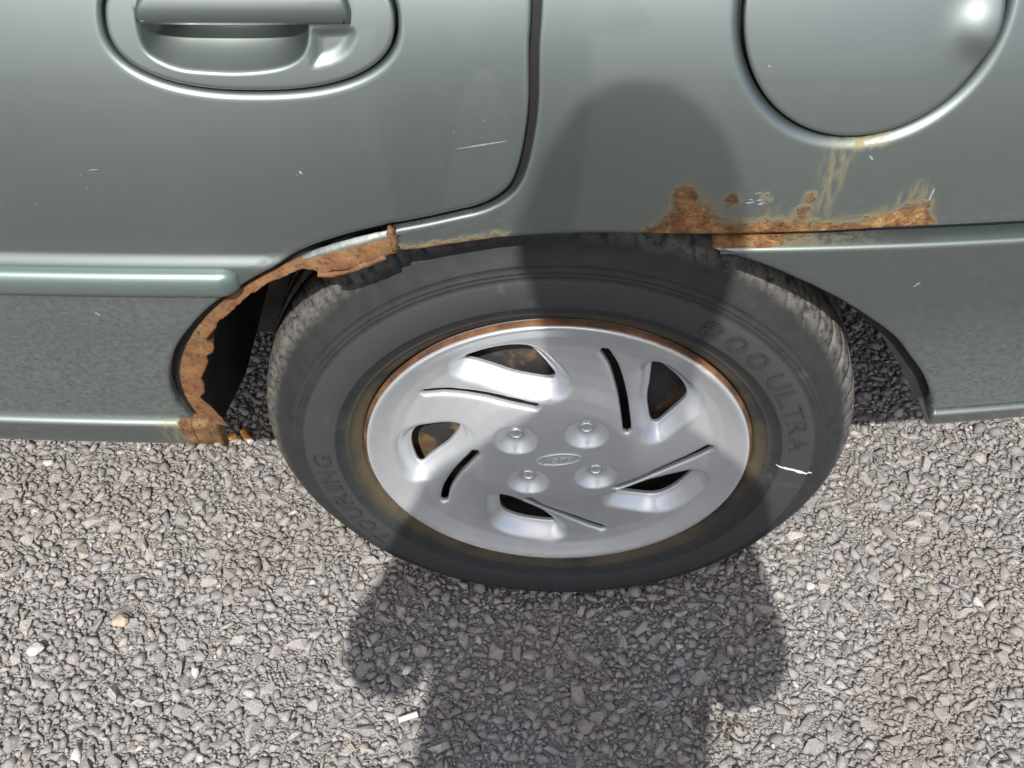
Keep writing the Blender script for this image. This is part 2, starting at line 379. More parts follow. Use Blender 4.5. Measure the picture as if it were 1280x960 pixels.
# handle plate with its finger cup
CUP = smooth([(-.3005, .765), (-.3005, .752), (-.298, .741), (-.290, .7335), (-.274, .7275), (-.250, .7255), (-.233, .7253), (-.214, .7268), (-.200, .730), (-.190, .736), (-.185, .745), (-.1835, .7535), (-.1835, .768)], .002)
cupL = loop_of(CUP, line(CUP[-1], CUP[0], .003))
STEP = loop_of(smooth([(-.1820, .7535), (-.1530, .7535), (-.1555, .741), (-.166, .733), (-.184, .7285)], .003), line((-.184, .7285), (-.1820, .7535), .003))
def Fplate(x, z):
    P = np.stack([np.asarray(x), np.asarray(z)], 1); y = Fu(x, z) + .0010
    dc = dist_loop(P, cupL); ic = inside(P, cupL); t = np.clip(dc / .021, 0, 1); y = y + np.where(ic, .024 * (1 - (1 - t) ** 2.2), 0)
    ds = dist_loop(P, STEP); i_s = inside(P, STEP) & ~ic; y = y + np.where(i_s, .0035 * np.clip(ds / .006, 0, 1), 0)
    return y
plate_loop = ellipse(OV['cx'], OV['cz'], OV['a'] - .0020, OV['b'] - .0020, 150, 2.35)
panel('handle_plate', plate_loop, Fplate, PAINT, door, grid=.0022, extra=(cupL,), lips=((0, .012), (0, .0022), (.0008, .0006), (.0022, 0), (.004, 0)))
# pull handle
HL = loop_of(line((-.2985, .7560), (-.1545, .7560), .003), line((-.1545, .7560), (-.1545, .768), .003), smooth([(-.1545, .768), (-.158, .779), (-.168, .786), (-.19, .789), (-.26, .789), (-.281, .786), (-.292, .779), (-.2985, .768), (-.2985, .7560)], .003))
def Fpull(x, z):
    P = np.stack([np.asarray(x), np.asarray(z)], 1); d = dist_loop(P, HL)
    zz = np.asarray(z); return Fu(x, zz) - .0105 + .0085 * np.clip((.7745 - zz) / .0185, 0, 1) ** 2
panel('door_handle', HL, Fpull, PAINT, door, grid=.003, lips=((.003, .022), (.0003, .009), (0, .0050), (.0005, .0028), (.0016, .0010), (.0030, .0002), (.005, 0)))
# black backing seen in the gaps round the handle
panel('handle_gap_seal', ellipse(OV['cx'], OV['cz'], OV['a'] + .008, OV['b'] + .008, 80, 2.35), lambda x, z: Fu(x, z) + .034, SEAL_HOLE_SHADE, door, grid=.02, lips=((0, .002), (.005, 0)))
# rub strip on the door
def sweep_x(name, xs, prof, yf, mat, parent, cap=True):
    """prof(x) -> list of (dy, z); swept along x"""
    V = []; Fc = []; m = None
    for x in xs:
        pr = prof(x); m = len(pr)
        for dy, z in pr: V.append((x, float(yf(np.array(x), np.array(z))) + dy, z))
    for k in range(len(xs) - 1):
        for i in range(m - 1): Fc.append((k * m + i, k * m + i + 1, (k + 1) * m + i + 1, (k + 1) * m + i))
    if cap: Fc += [tuple(range(m))[::-1], tuple((len(xs) - 1) * m + i for i in range(m))]
    o = mesh_obj(name, V, Fc, mat, parent); bm = bmesh.new(); bm.from_mesh(o.data); bmesh.ops.recalc_face_normals(bm, faces=bm.faces); bm.to_mesh(o.data); bm.free(); return o
xe = -.2600
def strip_prof(x):
    u = np.clip((x - (xe - .016)) / .016, 0, 1); k = math.sqrt(max(0.0, 1 - float(u) ** 2)); k = max(k, .03)
    zc, hz, dp = .5565, .0128 * (.35 + .65 * k) if k > .03 else .0128 * .3, .0125 * k
    out = []
    for a in np.linspace(-90, 90, 15):
        s, cc = math.sin(R(a)), math.cos(R(a)); out.append((-dp * cc ** .65 + .002, zc + hz * math.copysign(abs(s) ** .8, s)))
    return out
xs = np.concatenate([np.linspace(-1.04, xe - .03, 50), np.linspace(xe - .018, xe, 16)])
sweep_x('rub_strip', xs, strip_prof, Fdl, STRIP, door)
# seal strip that darkens the door gap
def ribbon(name, C, yf, d, halfw, mat, parent):
    A = shift(C, halfw); B = shift(C, -halfw); V = []; Fc = []
    for p in (A, B): V += [(q[0], float(yf(np.array(q[0]), np.array(q[1]))) + d, q[1]) for q in p]
    n = len(C)
    for i in range(n - 1): Fc.append((i, i + 1, n + i + 1, n + i))
    return mesh_obj(name, V, Fc, mat, parent)
ribbon('door_seal', seam, lambda x, z: np.minimum(Fdoor(x, z), Fu(x, z)), .0105, .006, SEAL_HOLE_SHADE, door)
# paint scratches and chips, thin raised flakes on the lacquer
def scratch(parent, F, a, b, wd, name='scratch'):
    n = 6; V = []; Fc = []; dx, dz = b[0] - a[0], b[1] - a[1]; L = math.hypot(dx, dz); nx, nz = -dz / L, dx / L
    for k in range(n + 1):
        t = k / n; ww = wd * (.35 + .65 * math.sin(math.pi * min(1, max(0, t * .9 + .05)))) * random.uniform(.6, 1.2); x, z = a[0] + dx * t, a[1] + dz * t
        for s in (-1, 1): V.append((x + nx * ww * s, float(F(np.array(x), np.array(z))) - .0004, z + nz * ww * s))
    for k in range(n): Fc.append((2 * k, 2 * k + 2, 2 * k + 3, 2 * k + 1))
    return mesh_obj(name, V, Fc, SCRATCH, parent)

# quarter panel
FD = dict(cx=.2015, cz=.7645)
fuel_hole = ellipse(FD['cx'], FD['cz'], .0915, .0895, 140)
ARCH = smooth([(-.1355, .5815), (-.119, .5825), (-.103, .5855), (-.086, .5885), (-.070, .591), (-.055, .5935), (-.019, .5965), (.018, .5975), (.055, .5968), (.110, .5958), (.158, .5963), (.200, .597), (.240, .5985), (.300, .599), (.400, .599), (.90, .599)], .004)
qcut = quarter_edge[np.argmin(np.abs(quarter_edge[:, 0] + .137) + np.abs(quarter_edge[:, 1] - .6))]
qi = int(np.argmin(np.linalg.norm(quarter_edge - qcut, axis=1)))
ql = loop_of(quarter_edge[:qi + 1], line(quarter_edge[qi], ARCH[0], .003), ARCH, line(ARCH[-1], (.90, 1.02)), line((.90, 1.02), quarter_edge[0]))
quarter = panel('quarter_panel', ql, Fu, PAINT, car, grid=.0055, holes=[fuel_hole], hlips=((0, .020), (0, .0062), (.0012, .0040), (.0032, .0015), (.0052, .0003), (.0070, 0), (.0095, 0)))
c = coords(quarter); X, Z = c[:, 0], c[:, 2]
ze = np.interp(X, ARCH[:, 0], ARCH[:, 1]); hx = np.interp(X, [.02, .055, .070, .080, .092, .104, .118, .135, .160, .180, .205, .225, .240, .262, .272, .282, .30], [-.02, .002, .012, .022, .028, .018, .011, .010, .013, .011, .008, .010, .013, .022, .018, .004, -.02])
fr = .5 + (hx - (Z - ze)) / .018
def blob(x, z, r, s=1.0): return s * (1.15 - np.hypot(X - x, Z - z) / r * .62)
fr = np.maximum.reduce([fr, blob(.087, .630, .0085, 1.1), blob(.1205, .628, .0055, .75), blob(.180, .629, .0050, .85), blob(.176, .617, .006, .7), blob(.1470, .630, .004, .6), blob(.2715, .621, .004, .8), blob(.096, .613, .011, 1.05)])
fr2 = np.where(X < -.045, .5 + (.0045 - (Z - ze)) / .012, -1); fr = np.maximum(fr, np.where((X > -.134), fr2 * .92, fr2))
vattr(quarter, 'rust', np.clip(fr, 0, 1.3))
st = np.exp(-((X - .199 + (.70 - Z) * .10) / .010) ** 2) * np.clip((.684 - Z) / .02, 0, 1) * 1.0 * np.clip(1.15 - (.684 - Z) / .115, .25, 1)
st = np.maximum(st, .75 * np.clip((hx * 2.1 + .004 - (Z - ze)) / .014, 0, 1) * (hx > 0))
ring = (np.hypot((X - FD['cx']) / .0955, (Z - FD['cz']) / .0935) < 1.045) & (np.abs(X - .214) < .016) & (Z < .70)
vattr(quarter, 'stain', np.clip(np.maximum(st, ring * .9), 0, 1)); vattr(quarter, 'dirt', np.clip((.66 - Z) / .12, 0, 1) * .25 + .05)
# fuel flap
def Ffuel(x, z):
    n = np.hypot((np.asarray(x) - .2835) / .021, (np.asarray(z) - .7515) / .017); return Fu(x, z) + .0012 - .0065 * np.exp(-np.clip(n, 0, 4) ** 2.6)
panel('fuel_flap', ellipse(FD['cx'], FD['cz'] + .0005, .0891, .0872, 140), Ffuel, PAINT, quarter, grid=.004, lips=((0, .010), (0, .0018), (.0006, .0005), (.0018, 0), (.004, 0)))
panel('fuel_flap_seal', ellipse(FD['cx'], FD['cz'], .099, .097, 60), lambda x, z: Fu(x, z) + .019, SEAL_HOLE_SHADE, quarter, grid=.02, lips=((0, .002), (.005, 0)))
# bumper cover
BUMP = smooth([(.1115, .5905), (.117, .587), (.137, .5800), (.159, .570), (.181, .558), (.204, .5445), (.228, .5285), (.264, .500), (.284, .481), (.304, .4545), (.321, .431), (.335, .406), (.3435, .388), (.3485, .3695)], .004)
bl = loop_of(BUMP, line((.3485, .3695), (.90, .3695)), line((.90, .3695), (.90, .5915)), line((.90, .5915), (.1115, .5905)))
def Fb(x, z): # flat-topped cover with a rolled bottom edge
    z = np.asarray(z); return Fl(x, z)
bumper = panel('rear_bumper', bl, Fb, PAINT, car, grid=.006, lips=((0, .055), (0, .0036), (.0009, .0014), (.0026, .0002), (.0046, 0)))
c = coords(bumper); X, Y, Z = c.T
vattr(bumper, 'dirt', np.clip((.52 - Z) / .15, 0, 1) * .95 + .05)
topl = (Z > .5885) & (Y > Fl(X, Z) + .0015)
vattr(bumper, 'rust', np.where(topl, np.clip(1.25 - (X - .11) / .075, 0, 1.2), 0)); vattr(bumper, 'stain', np.where(topl, np.clip(1.2 - (X - .11) / .13, 0, 1), 0))
blp = sweep_x('bumper_lip', np.concatenate([np.linspace(.3510, .358, 6), np.linspace(.36, .90, 50)]), lambda x: [(.03, .3705), (.0, .3698), (-.0030, .3690), (-.0050, .3672), (-.0052, .3645), (-.0042, .3620), (-.0034, .3540), (-.0015, .3490), (.003, .3460), (.03, .3440)], lambda x, z: Fl(x, .3695 + 0 * z), PAINT, car)
vattr(blp, 'dirt', np.full(len(blp.data.vertices), .2))
ribbon('arch_splash_guard', shift(BUMP[len(BUMP) // 3:], -.0065 if shift(BUMP, .01)[-1][0] > BUMP[-1][0] else .0065), Fl, .016, .0095 * sst(np.linspace(0, 1, len(BUMP) - len(BUMP) // 3), -.05, .75)[:, None], BLACK, car)
# sill
def sill_prof(x):
    t = min(1.0, max(.10, (-.350 - x) / .03))
    return [(.030 * t, .3745), (-.002, .3735), (-.0052, .3722), (-.0070, .3700), (-.0078, .3672), (-.0070, .3640), (-.0058, .3600), (-.0050, .3480), (-.0030, .3380), (.0005, .3330), (.008, .3305), (.008 + .042 * t, .3305 - .0035 * t), (.008 + .10 * t, .3300 - .03 * t)]
def Fsill(x, z): return Cx(x) - .0226 + 0 * z
sill = sweep_x('rocker_sill', np.concatenate([np.linspace(-1.3, -.37, 70), np.linspace(-.365, -.3405, 14)]), sill_prof, Fsill, PAINT, car)
c = coords(sill); vattr(sill, 'dirt', .12 + 0 * c[:, 0]); vattr(sill, 'rust', np.clip(1.0 + (c[:, 0] + .345) / .012, 0, 1.2)); vattr(sill, 'stain', np.clip(1.2 + (c[:, 0] + .345) / .03, 0, 1))
def sill_end_prof(x):
    k = np.clip((x + .3405) / .0215, 0, 1); return [(dy + .004 * k * k + .0015 * math.sin(x * 900 + z * 700) * k, z + (.004 * k * math.sin(x * 400)) - .006 * k * k * (z < .36)) for dy, z in [(.004, .3740)] + sill_prof(x)[1:-2]]
send = sweep_x('rusted_sill_end', np.linspace(-.3398, -.3190, 16), sill_end_prof, Fsill, LIPM, car)

# rusted arch lip between the door seam and the wheel opening
OUT = quarter_edge[qi:]
INN = smooth([(-.133, .5825), (-.140, .580), (-.157, .573), (-.171, .566), (-.188, .5605), (-.195, .5595), (-.197, .563), (-.205, .564), (-.220, .558), (-.237, .548), (-.251, .538), (-.258, .534), (-.268, .523), (-.284, .508), (-.293, .495), (-.304, .484), (-.300, .475), (-.301, .469), (-.309, .457), (-.314, .438), (-.320, .420), (-.327, .408), (-.321, .394), (-.315, .380), (-.310, .371), (-.3085, .366)], .003)
def resample(C, n):
    s = np.concatenate([[0], np.cumsum(np.linalg.norm(np.diff(C, axis=0), axis=1))]); t = np.linspace(0, s[-1], n); return np.stack([np.interp(t, s, C[:, 0]), np.interp(t, s, C[:, 1])], 1)
NS = 190; MS = 13; O = resample(OUT, NS); I = resample(INN, NS)
jag = np.convolve(np.cumsum(rng.normal(0, .0008, NS + 6)), np.ones(7) / 7, 'valid'); jag -= np.linspace(jag[0], jag[-1], NS); jag = np.clip(jag, -.003, .003) + np.convolve(rng.normal(0, .0008, NS + 2), np.ones(3) / 3, 'valid')
V = []; Fc = []
for k in range(NS):
    dirv = (I[k] - O[k]) / (np.linalg.norm(I[k] - O[k]) + 1e-9)
    for j in range(MS):
        s = j / (MS - 3); s2 = min(s, 1.0); p = O[k] + (I[k] + dirv * jag[k] - O[k]) * s2
        base = min(float(Fu(np.array(p[0]), np.array(p[1]))), -.021 + float(Cx(np.array(p[0])))) + .001
        flap = math.exp(-((p[0] + .172) / .026) ** 2) * s2
        y = min(base, -.0255 + float(Cx(np.array(p[0])))) + .003 * (1 - s2) - .0035 * flap + .0007 * math.sin(p[0] * 210 + p[1] * 150) * s2 + rng.normal(0, .00015)
        if j == 0: y += .003
        if j == MS - 2: y += .003; p = p + dirv * -.0008
        if j == MS - 1: y += .004 + .014 * float(sst(p[1], .41, .48)); p = p + dirv * -.004
        V.append((p[0], y, p[1]))
for k in range(NS - 1):
    for j in range(MS - 1): Fc.append((k * MS + j, k * MS + j + 1, (k + 1) * MS + j + 1, (k + 1) * MS + j))
lip = mesh_obj('rusted_arch_lip', V, Fc, LIPM, car)
ac = np.tile(np.minimum(np.arange(MS) / (MS - 3), 1.0), NS); vattr(lip, 'across', ac); lx_ = coords(lip)[:, 0]
vattr(lip, 'paint', np.clip((.30 - ac) / .18, 0, 1) * sst(lx_, -.222, -.195))
bm = bmesh.new(); bm.from_mesh(lip.data); bmesh.ops.recalc_face_normals(bm, faces=bm.faces)
if sum(f.normal.y for f in bm.faces) > 0: bmesh.ops.reverse_faces(bm, faces=bm.faces)
bm.to_mesh(lip.data); bm.free()
# curled lower edge of the torn flap and the upright fold of rust at its end
def tube(name, pts, rad, mat, parent, n=8):
    V = []; Fc = []; P = [Vector(p) for p in pts]
    for i, p in enumerate(P):
        t = (P[min(i + 1, len(P) - 1)] - P[max(i - 1, 0)]).normalized(); a = t.cross(Vector((0, 1, 0.01))).normalized(); b = t.cross(a); rr = rad[i] if hasattr(rad, '__len__') else rad
        for k in range(n):
            q = 2 * math.pi * k / n; jr = rr * random.uniform(.75, 1.25); V.append(p + a * math.cos(q) * jr + b * math.sin(q) * jr)
    for i in range(len(P) - 1):
        for k in range(n): Fc.append((i * n + k, i * n + (k + 1) % n, (i + 1) * n + (k + 1) % n, (i + 1) * n + k))
    Fc += [tuple(range(n))[::-1], tuple((len(P) - 1) * n + k for k in range(n))]
    o = mesh_obj(name, V, Fc, mat, parent); bm = bmesh.new(); bm.from_mesh(o.data); bmesh.ops.recalc_face_normals(bm, faces=bm.faces); bm.to_mesh(o.data); bm.free(); return o
cxf = lambda x: float(Cx(np.array(x)))
tube('torn_rust_curl', [(x, -.0275 + cxf(x), z) for x, z in smooth([(-.1975, .5620), (-.189, .5615), (-.172, .5665), (-.157, .5735), (-.142, .5800)], .004)], .0026, LIPM, car)
tube('rust_fold', [(x, float(Fu(np.array(x), np.array(z))) - .001, z) for x, z in smooth([(-.1345, .5845), (-.1365, .589), (-.1345, .594), (-.1375, .601), (-.1355, .6055)], .003)], .0032, LIPM, car)
# scratches
scratch(door, Fdoor, (-.085, .672), (-.048, .678), .0006); scratch(door, Fdoor, (-.2975, .538), (-.288, .548), .0012); scratch(door, Fdoor, (-.200, .6555), (-.1985, .6525), .0009)
scratch(door, Fdoor, (-.385, .522), (-.381, .519), .0010); scratch(door, Fdoor, (-.355, .655), (-.347, .656), .0005)
scratch(quarter, Fu, (.1325, .730), (.1345, .7285), .0010); scratch(quarter, Fu, (.217, .664), (.2205, .660), .0008); scratch(quarter, Fu, (.2715, .624), (.2728, .6345), .0007)
for k in range(7): a = (.128 + random.uniform(0, .016), .6225 + random.uniform(0, .012)); scratch(quarter, Fu, a, (a[0] + random.uniform(.003, .008), a[1] + random.uniform(-.001, .002)), .0006)
scratch(bumper, Fb, (.2795, .5455), (.2835, .5505), .0007)
for k in range(9):
    a = (random.uniform(-.55, -.08), random.uniform(.585, .72)); scratch(door, Fdoor, a, (a[0] + random.uniform(.0010, .0022), a[1] + random.uniform(-.0008, .0008)), random.uniform(.0003, .0006), 'paint_chip')
for k in range(26):
    a = (random.uniform(-.60, .42), random.uniform(.60, .76)); F_, o_ = (Fdoor, door) if a[0] < -.06 else (Fu, quarter)
    if math.hypot((a[0] - FD['cx']) / .11, (a[1] - FD['cz']) / .11) < 1 or math.hypot((a[0] - OV['cx']) / .115, (a[1] - OV['cz']) / .06) < 1: continue
    scratch(o_, F_, a, (a[0] + random.uniform(.0008, .0014), a[1] + random.uniform(-.0006, .0006)), random.uniform(.0002, .00045), 'paint_chip')

# glass, roof, floor and wheel housing: the rest of the shell
def boxm(name, lo, hi, mat, parent, bev=.01):
    bm = bmesh.new(); bmesh.ops.create_cube(bm, size=1)
    for v in bm.verts: v.co = Vector([lo[i] + (hi[i] - lo[i]) * (v.co[i] + .5) for i in range(3)])
    if bev: bmesh.ops.bevel(bm, geom=list(bm.edges), offset=bev, segments=2, affect='EDGES')
    return bm_obj(name, bm, mat, parent)
boxm('floor_pan', (-1.6, .31, .25), (1.0, 1.5, .42), BLACK, car)
boxm('luggage_floor', (-1.6, .36, .425), (.95, 1.5, .98), BLACK, car)
boxm('sill_box', (-1.6, .07, .30), (-.42, .305, .60), BLACK, car)
mesh_obj('side_window', [(-1.05, .118, 1.005), (-.06, .118, 1.005), (-.22, .33, 1.36), (-1.05, .33, 1.36), (-1.05, .126, 1.005), (-.06, .126, 1.005), (-.22, .338, 1.36), (-1.05, .338, 1.36)], [(0, 1, 2, 3), (7, 6, 5, 4), (0, 4, 5, 1), (1, 5, 6, 2), (2, 6, 7, 3), (3, 7, 4, 0)], GLASS, car, False)
boxm('roof', (-1.7, .32, 1.362), (.1, 1.45, 1.41), PAINT, car, .02)
V = []; Fc = []; n = 40
arc = [(.368 * math.cos(R(a)), .287 + .330 * math.sin(R(a))) for a in np.linspace(38, 180, n - 4)] + [(-.366 + .002 * k, .287 - .012 * (k + 1)) for k in range(3)]
n = len(arc) - 1
for x, z in arc:
    for y in (.012, .06, .14, .335): V.append((x + (.017 * sst(y, .01, .14) * sst(-x, .20, .33)), y + cxf(x), max(z, .345 - 1.0 * (y + .03))))
for k in range(n):
    for j in range(3): Fc.append((k * 4 + j, k * 4 + j + 1, (k + 1) * 4 + j + 1, (k + 1) * 4 + j))
V2 = len(V); V += [(.33 * math.cos(R(32 + 146 * k / n)), .338, .287 + .315 * math.sin(R(32 + 146 * k / n))) for k in range(n + 1)] + [(0, .338, .42), (-.52, .339, .09), (-.06, .339, .09), (-.52, .339, .50)]
for k in range(n): Fc.append((V2 + k, V2 + k + 1, V2 + n + 1))
Fc.append((V2 + n, V2 + n + 2, V2 + n + 3, V2 + n + 1)); Fc.append((V2 + n, V2 + n - 8, V2 + n + 4, V2 + n + 2))
mesh_obj('wheel_housing', V, Fc, flat_mat('muddy_wheel_housing', (.030, .028, .025), .95, nscale=30, var=.6, bump=.6, bdist=.004), car)

# ------------------------------------------------------------------ the wheel
WZ = .287
wheel = empty('wheel', (0, 0, WZ), car)
side = [(.1925, .012), (.1932, .0020), (.1965, .0000), (.203, -.0045), (.2065, -.0066), (.2072, -.0076), (.2082, -.0078), (.2090, -.0075), (.211, -.0088), (.2185, -.0110), (.2194, -.0122), (.2215, -.0130), (.2485, -.0130), (.2500, -.0120), (.2512, -.0106), (.2535, -.0100), (.2542, -.0107), (.2549, -.0097), (.2572, -.0089), (.2579, -.0096), (.2586, -.0085), (.263, -.0064), (.2637, -.0071), (.2644, -.0057), (.270, -.0012), (.2765, .0045), (.2795, .0072), (.2840, .0115), (.2885, .0165), (.2918, .0225), (.2938, .0300), (.2950, .0400)]
tread = []
for y0 in (.058, .086, .114): tread += [(.2958, y0 - .0001), (.2880, y0 + .0012), (.2880, y0 + .0072), (.2958, y0 + .0084)]
prof = side + tread + [(r, .182 - y) for r, y in side[::-1]]
NP = 70; per = (0, .045, .10, .155, .20, .42, .62, .84); V = []; Fc = []; m = len(prof)
for k in range(NP):
    for q in per:
        gr = q in (.045, .10, .155)
        for i, (r, y) in enumerate(prof):
            ysh = min(y, .182 - y); tw = (ysh - .004) * 1.6 if ysh > .004 else 0
            a = 2 * math.pi * (k + q) / NP + tw * (1 if y < .091 else 1)
            rr = r
            if gr and r > .2825 and ysh < .052: rr = r - (.0034 if q == .10 else .0022) * min(1, (r - .2815) / .006)
            if q in (.42, .62) and .286 < r: rr = rr - .0004
            x, z = rr * math.cos(a), rr * math.sin(a)
            if z < -WZ + .0008:
                z = -WZ + .0008
            V.append((x, y, z))
T = NP * len(per)
for k in range(T):
    for i in range(m - 1): j = (k + 1) % T; Fc.append((k * m + i, j * m + i, j * m + i + 1, k * m + i + 1))
tyre = mesh_obj('tyre', V, Fc, RUBBER, wheel)
bm = bmesh.new(); bm.from_mesh(tyre.data); bmesh.ops.recalc_face_normals(bm, faces=bm.faces); bm.to_mesh(tyre.data); bm.free()
# raised lettering on the sidewall
def text_mesh(s, size, extr, shear=0.0):
    cu = bpy.data.curves.new('lettering', 'FONT'); cu.body = s; cu.size = size; cu.extrude = extr; cu.align_x = 'CENTER'; cu.shear = shear; cu.resolution_u = 4
    o = bpy.data.objects.new('lettering', cu); COL.objects.link(o); dg = bpy.context.evaluated_depsgraph_get(); dg.update()
    me = bpy.data.meshes.new_from_object(o.evaluated_get(dg)); bpy.data.objects.remove(o); return me
def ring_text(name, chars, angs, r0, r1, wdeg):
    V = []; Fc = []
    for ch, a0 in zip(chars, angs):
        me = text_mesh(ch, 1.0, .5); P = np.array([v.co for v in me.vertices]); lo, hi = P.min(0), P.max(0); wd = R(wdeg * (.30 if ch == 'I' else .74)); s = len(V)
        for p in P:
            u = (p[0] - (lo[0] + hi[0]) / 2) / (hi[0] - lo[0]); t = (p[1] - lo[1]) / (hi[1] - lo[1]); a = R(a0) - u * wd; r = r0 + (r1 - r0) * t
            V.append((r * math.cos(a), -.0120 - .0025 * (p[2] > 0), r * math.sin(a)))
        Fc += [tuple(s + i for i in f.vertices) for f in me.polygons]
    return mesh_obj(name, V, Fc, LETTER, wheel, False)
ring_text('raised_lettering', '800ULTRA', [57.5, 50.3, 43.0, 34.2, 27.8, 22.4, 16.6, 10.6], .2265, .2445, 6.9)
ring_text('raised_lettering', 'TOURING', [217.5, 211, 204.3, 198, 193, 188.2, 181.5], .2265, .2445, 6.9)
# chalk mark
V = []; Fc = []
for k in range(13):
    t = k / 12; r = .2165 + .038 * t; a = R(1.8 - 3.2 * t + random.uniform(-.12, .12)); wd = .0021 * math.sin(math.pi * (.12 + .80 * t)) * random.uniform(.6, 1.25)
    y = float(np.interp(r, [p[0] for p in side], [p[1] for p in side])) - .0007
    for s in (-1, 1): V.append((r * math.cos(a) - wd * s * math.sin(a), y, r * math.sin(a) + wd * s * math.cos(a)))
for k in range(12): Fc.append((2 * k, 2 * k + 2, 2 * k + 3, 2 * k + 1))
mesh_obj('chalk_mark', V, Fc, CHALK, wheel, False)
# steel rim behind the hubcap
lathe('rim_flange', [(.1880, .012), (.1890, .0010), (.1902, -.0020), (.1908, -.0046), (.1914, -.0046), (.1922, -.0030), (.1930, .0004)], RIMRUST, wheel, 128)
lathe('wheel_disc', [(.1905, .010), (.186, .030), (.176, .050), (.168, .052), (.150, .046), (.120, .036), (.095, .032), (.070, .040), (.02, .042), (.001, .042)], WHEELSTEEL, wheel, 96)
# hubcap
def unit(k, pts):
    t = R(-72 * k) + R(110 - 90); cc, ss = math.cos(t), math.sin(t); return np.array([(u * cc - v * ss, u * ss + v * cc) for u, v in pts])
WIN = smooth([(-.034, .1345), (-.043, .1415), (-.040, .1455), (-.026, .1480), (-.008, .1490), (.009, .1460), (.0195, .1385), (.0255, .124), (.0305, .106), (.0310, .0985), (.0255, .0965), (.012, .1020), (-.006, .1120), (-.022, .1250), (-.034, .1345)], .0025)[:-1]
def slot_loop():
    C = smooth([(-.0935, .1215), (-.070, .1165), (-.040, .1045), (-.015, .0920), (.0065, .0800)], .004); A = shift(C, .0040); B = shift(C, -.0040)
    return np.vstack([A, [C[-1] + (C[-1] - C[-2]) * .8], B[::-1], [C[0] - (C[1] - C[0]) * .8]])
SL = slot_loop(); wins = [loop_of(unit(k, WIN)) for k in range(5)]; slots = [loop_of(unit(k, SL)) for k in range(5)]
LUGS = [(.0495 * math.cos(R(55.5 + 90 * k)), .0495 * math.sin(R(55.5 + 90 * k))) for k in range(4)]
def Fhub(x, z):
    x = np.asarray(x); z = np.asarray(z); r = np.hypot(x, z); P = np.stack([x, z], 1)
    y = np.interp(r, [0, .060, .075, .090, .105, .120, .138, .155, .168, .178, .185, .1895, .195], [-.0080, -.0072, -.0062, -.0035, .0008, .0035, .0052, .0050, .0022, -.0022, -.0058, -.0072, -.0070])
    for wl in wins:
        near = np.hypot(x - wl[:, 0].mean(), z - wl[:, 1].mean()) < .08
        if near.any():
            d = dist_loop(P[near], wl); ins = inside(P[near], wl); d[ins] = 0; e = np.clip(1 - d / .017, 0, 1); y[near] += .0135 * e * e * (3 - 2 * e)
    for sl in slots:
        near = np.hypot(x - sl[:, 0].mean(), z - sl[:, 1].mean()) < .08
        if near.any():
            d = dist_loop(P[near], sl); ins = inside(P[near], sl); d[ins] = 0; e = np.clip(1 - d / .004, 0, 1); y[near] += .0016 * e * e
    for lx, lz in LUGS:
        d = np.hypot(x - lx, z - lz); t = np.clip((d - .0070) / .0150, 0, 1); y += .0098 * (1 - t * t) ** 1.1 * sst(1 - t, -.02, .10)
    return y
hub_outer = ellipse(0, 0, .1900, .1900, 220)
HL2 = ((0, .012), (0, .0030), (.0005, .0014), (.0014, .0003), (.0026, 0))
WL2 = ((0, .0046), (0, .0016), (.0004, .0006), (.0011, 0.0), (.0022, 0))
hubcap = panel('hubcap', hub_outer, Fhub, HUB, wheel, grid=.0026, extra=[ellipse(lx, lz, q, q, int(q * 3600)) for lx, lz in LUGS for q in (.0205, .0145, .0080)], holes=wins + slots, lips=HL2, hlips=WL2)
c = coords(hubcap); rr_ = np.hypot(c[:, 0], c[:, 2]); aa_ = np.degrees(np.arctan2(c[:, 2], c[:, 0])) % 360
vattr(hubcap, 'scuff', sst(rr_, .1835, .1865) * np.maximum(sst(aa_, 222, 236) * (1 - sst(aa_, 262, 278)), .55 * sst(aa_, 35, 50) * (1 - sst(aa_, 70, 85))))
for lx, lz in LUGS:
    y0 = .0016
    ln = lathe('lug_nut', [(.0075, y0 + .004), (.0073, y0 + .0006), (.0066, y0 - .0008), (.0058, y0 - .0006), (.0050, y0 + .0010), (.0046, y0 + .005), (.001, y0 + .006)], CHROME, wheel, 20, (lx, 0, lz))
    ln.data.materials.append(SEAL_HOLE_SHADE)
    for p in ln.data.polygons: p.material_index = 1 if math.hypot(p.center.x - lx, p.center.z - lz) < .0049 else 0  # nut hollow coloured black to stand in for the shade inside it
# oval emblem with script lettering
em = R(11); ex, ez = .002, .0003
def emb(u, v): return (ex + u * math.cos(em) - v * math.sin(em), ez + u * math.sin(em) + v * math.cos(em))
V = []; Fc = []; n = 64
for k in range(n):
    a = 2 * math.pi * k / n
    for sc, dy in ((1.0, .0002), (.985, -.0009), (.93, -.0009), (.915, .0002)): x, z = emb(.0235 * sc * math.cos(a), .0092 * (sc if sc > .95 else sc - .05) * math.sin(a)); V.append((x, -.0081 + dy, z))
for k in range(n):
    for i in range(3): j = (k + 1) % n; Fc.append((k * 4 + i, j * 4 + i, j * 4 + i + 1, k * 4 + i + 1))
mesh_obj('emblem_oval', V, Fc, HUB, wheel)
me = text_mesh('Ford', .0155, .0005, .35); P = np.array([v.co for v in me.vertices]); mid = (P.min(0) + P.max(0)) / 2; wid = P[:, 0].max() - P[:, 0].min()
mesh_obj('emblem_lettering', [(*[emb((p[0] - mid[0]) * .034 / wid, (p[1] - mid[1]) * .90)[i] for i in (0,)], -.0083 - .0009 * (p[2] > 0), emb((p[0] - mid[0]) * .034 / wid, (p[1] - mid[1]) * .90)[1]) for p in P], [tuple(f.vertices) for f in me.polygons], HUB, wheel, False)

